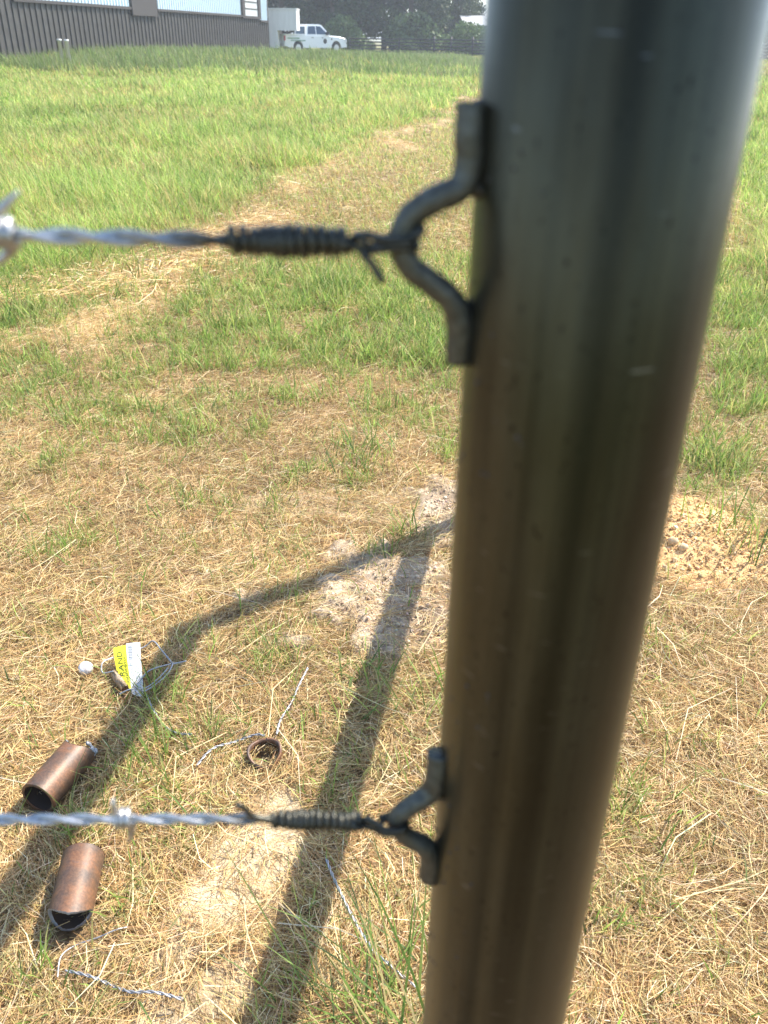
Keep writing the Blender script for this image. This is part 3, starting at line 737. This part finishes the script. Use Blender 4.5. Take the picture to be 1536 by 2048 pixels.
def clods():
    N = 2600; x = rng.normal(.95, .16, N); y = rng.normal(2.22, .17, N)
    NC = 3200; x2 = rng.normal(.08, .15, NC); y2 = rng.normal(1.84, .17, NC); x2[2600:] = rng.normal(.2, .07, 600); y2[2600:] = rng.normal(2.38, .1, 600); x = np.r_[x, x2]; y = np.r_[y, y2]
    k = np.r_[pilef(x[:N], y[:N]) > .3, clay(x2, y2)*(.3+fbm(x2, y2, .06, 39)) > .5]; isp = np.r_[np.ones(N, bool), np.zeros(NC, bool)][k]; x, y = x[k], y[k]
    # rough octahedra
    base = np.array([[1, 0, 0], [-1, 0, 0], [0, 1, 0], [0, -1, 0], [0, 0, 1], [0, 0, -1], ])
    tri = np.array([[0, 2, 4], [2, 1, 4], [1, 3, 4], [3, 0, 4], [2, 0, 5], [1, 2, 5], [3, 1, 5], [0, 3, 5]])
    n_ = len(x); r_ = rng.gamma(2., .0011, n_)+.0012; r_ = np.where(isp, r_, r_*.85)
    VV = base[None]*rng.uniform(.6, 1.3, (n_, 6, 1))*r_[:, None, None]; an = rng.uniform(0, 6.3, n_); cc, ss = np.cos(an)[:, None], np.sin(an)[:, None]
    VV = np.stack([VV[..., 0]*cc-VV[..., 1]*ss, VV[..., 0]*ss+VV[..., 1]*cc, VV[..., 2]+VV[..., 0]*.4], -1)
    VV += np.stack([x, y, height(x, y)+r_*.4], 1)[:, None]
    FF = (np.arange(n_)[:, None, None]*6+tri[None]).reshape(-1, 3)
    c = np.where(isp[:, None], pick(np.array([[.78, .56, .31], [.66, .43, .22], [.85, .68, .44]]), n_, [3, 2, 2]), pick(np.array([[.74, .62, .48], [.66, .54, .41]]), n_, [2, 1]))
    o = quick('dirt_clods', VV.reshape(-1, 3), FF, np.repeat(c[:, None], 6, 1).reshape(-1, 3), gm); tag(o, 'loose crumbs of orange dirt and grey clay on the ground', 'dirt', kind='stuff')
clods()

# ------------------------------------------------------------------ dark metal building on the left
YC = 70.
def hz(p): return p
m_bwall = mat('charcoal ribbed metal', (.060, .056, .052), .5, .2); m_blue = mat('pale blue ribbed panel', (.50, .62, .70), .45); m_frame = mat('dark brown trim', (.05, .042, .038), .5)
m_white = mat('white paint', (.78, .78, .76), .4); m_glass = mat('window glass', (.25, .30, .36), .08, .2)
t = noise(m_bwall, 2.5, 3); rrr = ramp(m_bwall, t.outputs[0], [(.3, (.05, .045, .042)), (.7, (.078, .072, .066))]); nodes(m_bwall)[1].new(rrr.outputs[0], nodes(m_bwall)[2].inputs[0])
corner = at(538, 60, YC); corner.z = 0
bld = empty('metal_building', tuple(corner)); bdir = Vector((-SL, -1, 0)).normalized()   # runs back towards the camera
bld.rotation_euler = (0, 0, math.atan2(bdir.y, bdir.x))
tag(bld, 'dark ribbed metal building with pale blue upper panels behind the grass', 'building')
# local frame: +x along the wall towards the viewer, wall face looks towards -y or +y
inner = -1   # building body lies on local -y side (left in the picture)
def along(px_):                                   # wall coordinate of a picture column
    az = (px_-781)/1929.; # X = az*Y ; X = corner.x + s*bdir.x ; Y = corner.y + s*bdir.y
    return (az*corner.y-corner.x)/(bdir.x-az*bdir.y)
def wall_z(px_, py_):
    s = along(px_); Y = corner.y+s*bdir.y; return CH + ray(px_, py_)[2]/ray(px_, py_)[1]*Y
BL_, BH = 62., 5.2
side_n = Vector((-bdir.y, bdir.x, 0))            # local +y in world
face_s = 1 if side_n.dot(Vector((1, -.2, 0))) > 0 else -1
def lb(bm, s0, s1, d0, d1, z0, z1): bx(bm, (s0, min(d0*face_s, d1*face_s), z0), (s1, max(d0*face_s, d1*face_s), z1))
bm = bmesh.new(); lb(bm, 0, BL_, -14, 0, -.1, BH)
s = .1
while s < BL_: lb(bm, s, s+.09, .0, .045, .05, 2.48); s += .42 if s < 30 else .42
part('wall', bm, m_bwall, bld)
bm = bmesh.new()
zt = wall_z(150, 8)
for k, (pa, pb) in enumerate(((262, 36), (482, 318), (534, 521))):
    s0, s1 = along(pa), along(pb)
    bm = bmesh.new(); z0 = 2.52 if k < 2 else 2.3
    lb(bm, s0, s1, .012, .06, z0, BH-.6); q = s0+.1
    while q < s1-.08: lb(bm, q, q+.06, .06, .10, z0+.01, BH-.62); q += .30
    part('panel', bm, m_blue, bld)
    bm = bmesh.new(); lb(bm, s0-.12, s1+.12, .01, .13, z0-.12, z0-.003); part('trim', bm, m_frame, bld)
s0, s1 = along(316), along(262); bm = bmesh.new(); lb(bm, s0+.13, s1-.13, .0, .16, 2.15, 4.6); part('door', bm, m_frame, bld)
s0, s1 = along(520), along(484); bm = bmesh.new()
for q in ((s0, s1, 2.35, 2.5), (s0, s1, 3.9, 4.05), (s0, s0+.5, 2.503, 3.897), (s1-.5, s1, 2.503, 3.897)): lb(bm, q[0], q[1], .0, .15, q[2], q[3])
wf = part('window', bm, m_frame, bld); bm = bmesh.new(); lb(bm, s0+.503, s1-.503, .02, .07, 2.503, 3.897); part('pane', bm, mat('white blind behind glass', (.55, .58, .58), .2), wf)
bm = bmesh.new()
for z in (2.9, 3.3): lb(bm, s0+.503, s1-.503, .073, .1, z, z+.05)
part('muntin', bm, m_frame, wf)
bm = bmesh.new(); vs = [bm.verts.new(v) for v in ((-.5, .4*face_s, BH-.05), (BL_+.5, .4*face_s, BH-.05), (BL_+.5, -7*face_s, BH+1.6), (-.5, -7*face_s, BH+1.6), (-.5, -14.4*face_s, BH-.05), (BL_+.5, -14.4*face_s, BH-.05))]
bm.faces.new((vs[0], vs[1], vs[2], vs[3])); bm.faces.new((vs[3], vs[2], vs[5], vs[4])); bmesh.ops.solidify(bm, geom=bm.faces[:], thickness=.08)
part('roof', bm, mat('grey metal roof', (.25, .26, .27), .4, .4), bld)
# two white stub pipes by the wall
for k, px_ in enumerate((120, 134)):
    q = at(px_, 92, 36.0); bm = bmesh.new(); z0 = zmax(q.x, q.y); ht = at(px_, 78+k, 36).z - z0
    tube(bm, [(0, 0, 0), (0, 0, ht*.93), (0, 0, ht*.93), (0, 0, ht)], [.07, .07, .085, .085], 20)
    o = part('vent_pipe', bm, m_white, None, False); o.location = (q.x, q.y, z0)
    tag(o, ('left' if k == 0 else 'right')+' one of two short white pipes sticking up before the building', 'pipe', 'white pipes before the building')

# ------------------------------------------------------------------ gooseneck trailer
TY = 74.
tq = at(538, 90, TY); gz = 0
def wx(px_, Y=TY): return at(px_, 70, Y).x
tr = empty('gooseneck_trailer', (wx(545), TY, 0)); tag(tr, 'white box trailer with a raised nose over the truck bed', 'trailer'); ox = wx(545)
zt = at(560, 17, TY).z; zn = at(570, 61, TY).z
m_trail = mat('dirty white trailer skin', (.70, .70, .68), .45); t = noise(m_trail, 1.2, 4, 'Object', (3, 3, .6)); rrr = ramp(m_trail, t.outputs[0], [(.3, (.72, .72, .70)), (.7, (.82, .82, .81))]); nodes(m_trail)[1].new(rrr.outputs[0], nodes(m_trail)[2].inputs[0])
bm = bmesh.new(); bx(bm, (-7.5, -1.2, .55), (wx(559)-ox, 1.2, zt-.08)); bx(bm, (wx(559)-ox+.003, -1.2, zn), (wx(597)-ox, 1.2, zt-.08)); part('body', bm, m_trail, tr)
bm = bmesh.new(); bx(bm, (-7.55, -1.24, zt-.078), (wx(598)-ox, 1.24, zt)); part('roof', bm, m_white, tr)
bm = bmesh.new(); bx(bm, (-7.5, -1.19, .4), (wx(559)-ox-.02, 1.19, .547)); part('frame', bm, m_frame, tr)
bm = bmesh.new(); tube(bm, [(wx(575)-ox, 0, zn), (wx(575)-ox, 0, zn-.7)], .07, 14); part('coupler', bm, m_frame, tr)
m_tyre = mat('tyre rubber', (.03, .03, .03), .8); m_rim = mat('alloy', (.55, .55, .56), .35, .7)
def wheel(parent, x, y, z, r_, wd, sx=1):
    bm = bmesh.new(); tube(bm, [(x, y-wd/2, z), (x, y-wd*.42, z), (x, y+wd*.42, z), (x, y+wd/2, z)], [r_*.93, r_, r_, r_*.93], 32); w_ = part('wheel', bm, m_tyre, parent, False)
    bm = bmesh.new(); tube(bm, [(x, y-wd/2-.012, z), (x, y+wd/2+.012, z)], [r_*.6, r_*.6], 24); part('rim', bm, m_rim, w_)
for xx in (-4.6, -3.7):
    for yy in (-1.1, 1.1): wheel(tr, xx, yy, .38, .38, .22)

# ------------------------------------------------------------------ pickup truck: local x forward, y left, z up
tk = empty('pickup_truck', (0, 0, 0)); tag(tk, 'white pickup truck with green door lettering parked beyond the tall grass', 'pickup truck')
m_tw = mat('white car paint', (.80, .81, .82), .25); m_tw.node_tree.nodes['Principled BSDF'].inputs['Coat Weight'].default_value = .5
m_tglass = mat('tinted car glass', (.08, .14, .22), .05, .3); m_trim = mat('black plastic', (.03, .03, .03), .5)
def prof_bm(prof, y0, y1, inset=0., zin=None):
    bm = bmesh.new(); A = [bm.verts.new((x_, y0, z_)) for x_, z_ in prof]; B = [bm.verts.new((x_, y1, z_)) for x_, z_ in prof]; n_ = len(prof)
    if zin is not None:
        for v in A+B:
            if v.co.z > zin: v.co.y *= 1-inset*(v.co.z-zin)
    bm.faces.new(A[::-1]); bm.faces.new(B)
    for k in range(n_): bm.faces.new((A[k], A[(k+1) % n_], B[(k+1) % n_], B[k]))
    bmesh.ops.recalc_face_normals(bm, faces=bm.faces)
    return bm
def arc(cx, cz, r_, a0, a1, n_=9): return [(cx+r_*math.cos(R(a0+(a1-a0)*k/n_)), cz+r_*math.sin(R(a0+(a1-a0)*k/n_))) for k in range(n_+1)]
lower = [(-2.95, .55), (-2.95, 1.22), (-1.0, 1.24), (1.05, 1.24), (2.2, 1.20), (2.75, 1.10), (2.92, .95), (2.95, .5), (2.45, .42)] + arc(1.95, .42, .48, 0, 180) + [(-1.25, .42)] + arc(-1.73, .42, .48, 0, 180) + [(-2.6, .45)]
bm = prof_bm(lower, -1.0, 1.0); bmesh.ops.bevel(bm, geom=[e for e in bm.edges if abs(e.verts[0].co.y-e.verts[1].co.y) < .01 and e.verts[0].co.z > 1.0 and e.verts[1].co.z > 1.0], offset=.06, segments=3, affect='EDGES')
# hollow the bed
body = part('body', bm, m_tw, tk)
bm = bmesh.new(); bx(bm, (-2.86, -.85, 1.15), (-1.05, .85, 1.262)); part('bed_liner', bm, m_trim, tk)
bm = bmesh.new()
for yy in (-.92, .92): bx(bm, (-2.93, yy-.07, 1.2), (-1.02, yy+.07, 1.30))
bx(bm, (-2.95, -.85, 1.2), (-2.88, .85, 1.30)); part('bed_rail', bm, m_tw, tk)
cab = [(-1.0, 1.2), (-.88, 1.86), (-.6, 1.94), (.35, 1.94), (.62, 1.88), (1.35, 1.26), (1.35, 1.2)]
part('cab', prof_bm(cab, -.97, .97, .22, 1.25), m_tw, tk)
for sgn in (-1, 1):
    for pr in ([(-.80, 1.30), (-.70, 1.80), (-.02, 1.82), (-.02, 1.30)], [(.06, 1.30), (.06, 1.82), (.48, 1.80), (1.0, 1.42), (1.05, 1.30)]):
        bm = bmesh.new(); vs = [bm.verts.new((x_, sgn*(.975*(1-.22*(z_-1.25))+.004), z_)) for x_, z_ in pr]; bm.faces.new(vs if sgn > 0 else vs[::-1]); bmesh.ops.solidify(bm, geom=bm.faces[:], thickness=.012); part('window', bm, m_tglass, tk)
    bm = bmesh.new(); bx(bm, (.95, sgn*1.0-.02 if sgn > 0 else -1.22, 1.25), (1.1, 1.22 if sgn > 0 else -.98, 1.47)); part('mirror', bm, m_trim, tk)
    for xx in (-.35, .62):
        bm = bmesh.new(); bx(bm, (xx-.09, sgn*1.0-.015, 1.06), (xx+.09, sgn*1.0+.025, 1.10)); part('door_handle', bm, m_trim, tk)
bm = bmesh.new(); vs = [bm.verts.new(v) for v in ((-.985, -.78, 1.32), (-.985, .78, 1.32), (-.912, .72, 1.78), (-.912, -.72, 1.78))]; bm.faces.new(vs); bmesh.ops.solidify(bm, geom=bm.faces[:], thickness=.02); part('rear_window', bm, m_tglass, tk)
bm = bmesh.new(); vs = [bm.verts.new(v) for v in ((1.30, -.84, 1.31), (1.30, .84, 1.31), (.67, .76, 1.865), (.67, -.76, 1.865))]; bm.faces.new(vs); bmesh.ops.solidify(bm, geom=bm.faces[:], thickness=.02); part('windscreen', bm, m_tglass, tk)
for xx in (1.95, -1.73):
    for yy in (-.88, .88): wheel(tk, xx, yy, .41, .41, .26)
bm = bmesh.new(); bx(bm, (-3.05, -.95, .5), (-2.953, .95, .7)); part('bumper', bm, m_rim, tk)
bm = bmesh.new(); bx(bm, (2.953, -.95, .45), (3.03, .95, .7)); part('bumper', bm, m_rim, tk)
bm = bmesh.new(); bx(bm, (2.93, -.6, .72), (2.97, .6, 1.02)); part('grille', bm, m_trim, tk)
for yy in (-.92, .92):
    bm = bmesh.new(); bx(bm, (-2.97, yy-.09, .88), (-2.90, yy+.09, 1.2)); part('tail_light', bm, mat('red lens', (.5, .02, .02), .2), tk)
    bm = bmesh.new(); bx(bm, (2.80, yy-.12, .8), (2.965, yy+.10, 1.02)); part('headlight', bm, mat('clear lens', (.7, .7, .7), .1), tk)
# lettering on the bed side and the round black door emblem
m_green = mat('green decal', (.10, .25, .14), .5)
bm = bmesh.new(); g_ = random.Random(8)
for (z0, z1, xa, xb) in ((.98, 1.08, -2.7, -1.6), (.84, .93, -2.4, -1.1)):
    q = xa
    while q < xb: wq = g_.uniform(.05, .1); bx(bm, (q, -1.006, z0), (q+wq, -.99, z1)); q += wq+.03
part('lettering', bm, m_green, tk)
bm = bmesh.new(); tube(bm, [(.85, -1.008, .86), (.85, -.99, .86)], .17, 24); part('emblem', bm, m_trim, tk)
bm = bmesh.new(); tube(bm, [(1.5, -1.006, 1.0), (1.5, -.99, 1.0)], .06, 12); part('emblem', bm, m_trim, tk)
tkc = at(621, 90, 76.); tk.location = (tkc.x, 76., .12); tk.rotation_euler = (0, 0, R(34)); tk.scale = (.93, .95, 1.06)

# ------------------------------------------------------------------ far pipe fence
m_ff = mat('black fence pipe', (.025, .027, .028), .6)
fy = 82.
ff = empty('pipe_rail_fence', (at(700, 90, fy).x, fy, 0)); tag(ff, 'dark horizontal rail fence along the foot of the trees', 'fence'); fx0 = ff.location.x
fx1 = 42-fx0
def grp(n_, z): return 
xs_ = list(np.arange(0, fx1, 4.2)); specials = [at(868, 90, fy).x-fx0, at(902, 90, fy).x-fx0, at(945, 90, fy).x-fx0]
xs_ = [q for q in xs_ if all(abs(q-s_) > 1.2 for s_ in specials)] + specials
for q in xs_:
    bm = bmesh.new(); tube(bm, [(q, 0, -.1), (q, 0, 1.48 if q in specials else 1.32)], .085 if q in specials else .06, 12); part('post', bm, m_ff, ff)
for z in (.25, .5, .75, 1.0, 1.24):
    bm = bmesh.new(); tube(bm, [(0, -.07, z), (fx1, -.07, z)], .05, 8); part('rail', bm, m_ff, ff)

# ------------------------------------------------------------------ trees
m_leaf = blade_mat('tree leaves', .25, .6); m_bark = mat('bark', (.10, .08, .06), .9); t = noise(m_bark, 9, 5, 'Object', (1, 1, .2)); bump(m_bark, t.outputs[0], .8, .05)
def make_tree(seed, Ht, rad, base=.18):
    g_ = np.random.default_rng(seed); t0 = empty('tree', (0, 0, 0))
    bm = bmesh.new(); tr_ = [Vector((0, 0, -.2)), Vector((.1, 0, Ht*.25)), Vector((-.1, .15, Ht*.55)), Vector((.05, .1, Ht*.85))]; tube(bm, spline(tr_, 4), list(np.linspace(.32, .06, 13)), 12)
    cl = []
    for k in range(26):
        z = Ht*g_.uniform(base, .95); prof = math.sin(math.pi*min(1, max(.05, (z/Ht-base*.6)/(1.05-base*.6))))**.6
        a = g_.uniform(0, 6.28); r_ = rad*prof*g_.uniform(.35, 1.0); c_ = Vector((math.cos(a)*r_, math.sin(a)*r_, z)); cl.append((c_, rad*g_.uniform(.22, .42)))
        if k < 12:
            tube(bm, spline([Vector((0, .05, z*.7)), c_*.5+Vector((0, 0, z*.42)), c_], 4), list(np.linspace(.10, .02, 9)), 6)
    part('trunk', bm, m_bark, t0, True)
    VV = []; CC = []
    for (c_, r_) in cl:
        N = int(330*(r_/1.2)**1.6)+120; d = g_.normal(0, 1, (N, 3)); d /= np.linalg.norm(d, axis=1)[:, None]; rr_ = r_*g_.random(N)**.45
        p = np.array(c_) + d*rr_[:, None]*np.array([1, 1, .75]); sz = g_.uniform(.10, .24, N)
        a1 = g_.normal(0, 1, (N, 3)); a1 /= np.linalg.norm(a1, axis=1)[:, None]; a2 = np.cross(a1, g_.normal(0, 1, (N, 3))); a2 /= np.linalg.norm(a2, axis=1)[:, None]
        VV.append(np.stack([p-a1*sz[:, None], p+a2*sz[:, None]*.5, p+a1*sz[:, None], p-a2*sz[:, None]*.5], 1))
        CC.append(np.repeat((np.array([.045, .085, .025])*g_.uniform(.7, 1.4)*(1+g_.normal(0, .2, (N, 1))))[:, None, :]*np.ones((1, 1, 3)), 4, 1))
    VV = np.concatenate(VV).reshape(-1, 3); CC = np.clip(np.concatenate(CC).reshape(-1, 3), .01, .4)
    quick('crown', VV, np.arange(len(VV)).reshape(-1, 4), CC, m_leaf, t0)
    return t0
protos = [make_tree(101, 12, 4.2, .10), make_tree(102, 10, 3.6, .06), make_tree(103, 14, 4.8, .12)]
used = set()
lab = {}
def copy_tree(o, parent=None):
    c_ = o.copy(); COL.objects.link(c_); c_.parent = parent
    for ch in list(o.children): copy_tree(ch, c_)
    return c_
spots = [(515, 98, 0, 'dark tree rising behind the building corner'), (566, 92, 1, 'tree directly behind the trailer nose'), (615, 99, 2, 'tall dark tree behind the white truck cab'), (668, 91, 0, 'dark tree just right of the truck bonnet'),
         (722, 97, 2, 'dark tree behind the left end of the rail fence'), (768, 104, 1, 'tree standing nearest the small sunlit house'), (822, 92, 0, 'dark tree between the house and the fence corner post'), (870, 98, 2, 'tall tree behind the thick fence post'),
         (905, 101, 1, 'lighter leafy tree just left of the white roof'), (1050, 104, 0, 'tree hidden mostly behind the foreground post, left side'), (1100, 96, 2, 'tree hidden mostly behind the foreground post, middle'), (1200, 100, 1, 'tree hidden mostly behind the foreground post, right side'),
         (1310, 95, 0, 'tree behind the foreground post near its right edge'), (1420, 97, 2, 'tree behind the top right of the foreground post'), (1535, 92, 1, 'dark tree at the right edge of the picture'), (1640, 98, 0, 'tree beyond the right edge of the picture'), (440, 104, 2, 'tree behind the dark building roof')]
for (px_, Y, k, lb_) in spots:
    if k in used: o = copy_tree(protos[k])
    else: o = protos[k]; used.add(k)
    q = at(px_, 80, Y); o.location = (q.x, Y, 0); o.rotation_euler = (0, 0, px_*.37); sc = .9+.25*((px_*7) % 10)/10; o.scale = (sc, sc, sc)
    tag(o, lb_, 'tree', 'trees behind the rail fence')
# bushes along the fence
def make_bush():
    g_ = np.random.default_rng(77); N = 2600; d = g_.normal(0, 1, (N, 3)); d /= np.linalg.norm(d, axis=1)[:, None]; p = d*(g_.random(N)**.4)[:, None]*np.array([1.5, 1.1, 1.2])+np.array([0, 0, .9]); p[:, 2] = np.abs(p[:, 2])
    p[:, 0] += .5*np.sin(p[:, 2]*3); sz = g_.uniform(.06, .15, N); a1 = g_.normal(0, 1, (N, 3)); a1 /= np.linalg.norm(a1, axis=1)[:, None]; a2 = np.cross(a1, g_.normal(0, 1, (N, 3))); a2 /= np.linalg.norm(a2, axis=1)[:, None]
    VV = np.stack([p-a1*sz[:, None], p+a2*sz[:, None]*.5, p+a1*sz[:, None], p-a2*sz[:, None]*.5], 1).reshape(-1, 3)
    CC = np.repeat(np.array([.10, .16, .05])*(1+g_.normal(0, .25, (N, 1))), 4, 0)
    return quick('bush', VV, np.arange(len(VV)).reshape(-1, 4), np.clip(CC, .01, .5), m_leaf)
b0 = make_bush()
for k, (px_, Y, sc, lb_) in enumerate(((712, 86, 1.0, 'low bush behind the left end of the rail fence'), (688, 88, 1.5, 'rounded bush right of the truck bonnet'), (925, 86, 1.3, 'pale green bush behind the fence near the white roof'), (958, 87, 1.15, 'taller pale bush touching the foreground post edge'), (800, 89, 1.3, 'bush behind the middle of the rail fence'), (840, 90, 1.7, 'bush behind the fence left of the thick post'))):
    o = b0 if k == 0 else b0.copy()
    if k: COL.objects.link(o)
    q = at(px_, 90, Y); o.location = (q.x, Y, 0); o.scale = (sc, sc, sc); o.rotation_euler = (0, 0, k*1.3); tag(o, lb_, 'bush', 'bushes behind the rail fence')

# ------------------------------------------------------------------ far buildings glimpsed between the trees
def house(px0, px1, Y, zt, label, mw, mr, rz=0, dep=7.):
    a, b_ = at(px0, 80, Y), at(px1, 80, Y); W_ = b_.x-a.x; h = empty('house', ((a.x+b_.x)/2, Y, 0)); tag(h, label, 'house')
    bm = bmesh.new(); bx(bm, (-W_/2, 0, -.1), (W_/2, dep, zt*.72)); part('wall', bm, mw, h)
    bm = bmesh.new(); o_ = .5
    A = [(-W_/2-o_, -o_, zt*.72+.01), (W_/2+o_, -o_, zt*.72+.01), (W_/2+o_, dep/2, zt), (-W_/2-o_, dep/2, zt), (-W_/2-o_, dep+o_, zt*.72+.01), (W_/2+o_, dep+o_, zt*.72+.01)]
    vs = [bm.verts.new(v) for v in A]; bm.faces.new(vs[:4]); bm.faces.new((vs[3], vs[2], vs[5], vs[4])); bmesh.ops.solidify(bm, geom=bm.faces[:], thickness=.12); part('roof', bm, mr, h)
    bm = bmesh.new(); bx(bm, (-W_*.1, -.03, .1), (W_*.1, -.003, zt*.55)); part('door', bm, m_frame, h); h.rotation_euler = (0, 0, rz); return h
m_tanw = mat('tan house wall', (.62, .42, .22), .8); m_wroof = mat('white metal roof', (.80, .81, .82), .4)
house(938, 1150, 89, 3.35, 'building with a bright white metal roof beyond the fence', mat('grey barn wall', (.3, .3, .3), .8), m_wroof, 0, 14)
house(772, 798, 113, 3.2, 'small tan sunlit house glimpsed through the dark trees', m_tanw, mat('brown shingle roof', (.18, .13, .1), .8), R(-50), 5)

# ------------------------------------------------------------------ air
bm = bmesh.new(); bx(bm, (-1600, -300, -3.5), (1600, 2600, 30))
m_hz = bpy.data.materials.new('added_haze'); m_hz.use_nodes = True; n = m_hz.node_tree.nodes; l = m_hz.node_tree.links; n.remove(n['Principled BSDF'])
pv = n.new('ShaderNodeVolumePrincipled'); pv.inputs['Color'].default_value = (.86, .93, 1, 1); pv.inputs['Density'].default_value = .0012; pv.inputs['Anisotropy'].default_value = .3  # thin volume added in place of veiling lens glare
l.new(pv.outputs[0], n['Material Output'].inputs['Volume'])
hzb = part('added_haze', bm, m_hz); tag(hzb, 'pale haze added over the field to stand in for lens glare', 'added_haze', kind='stuff')
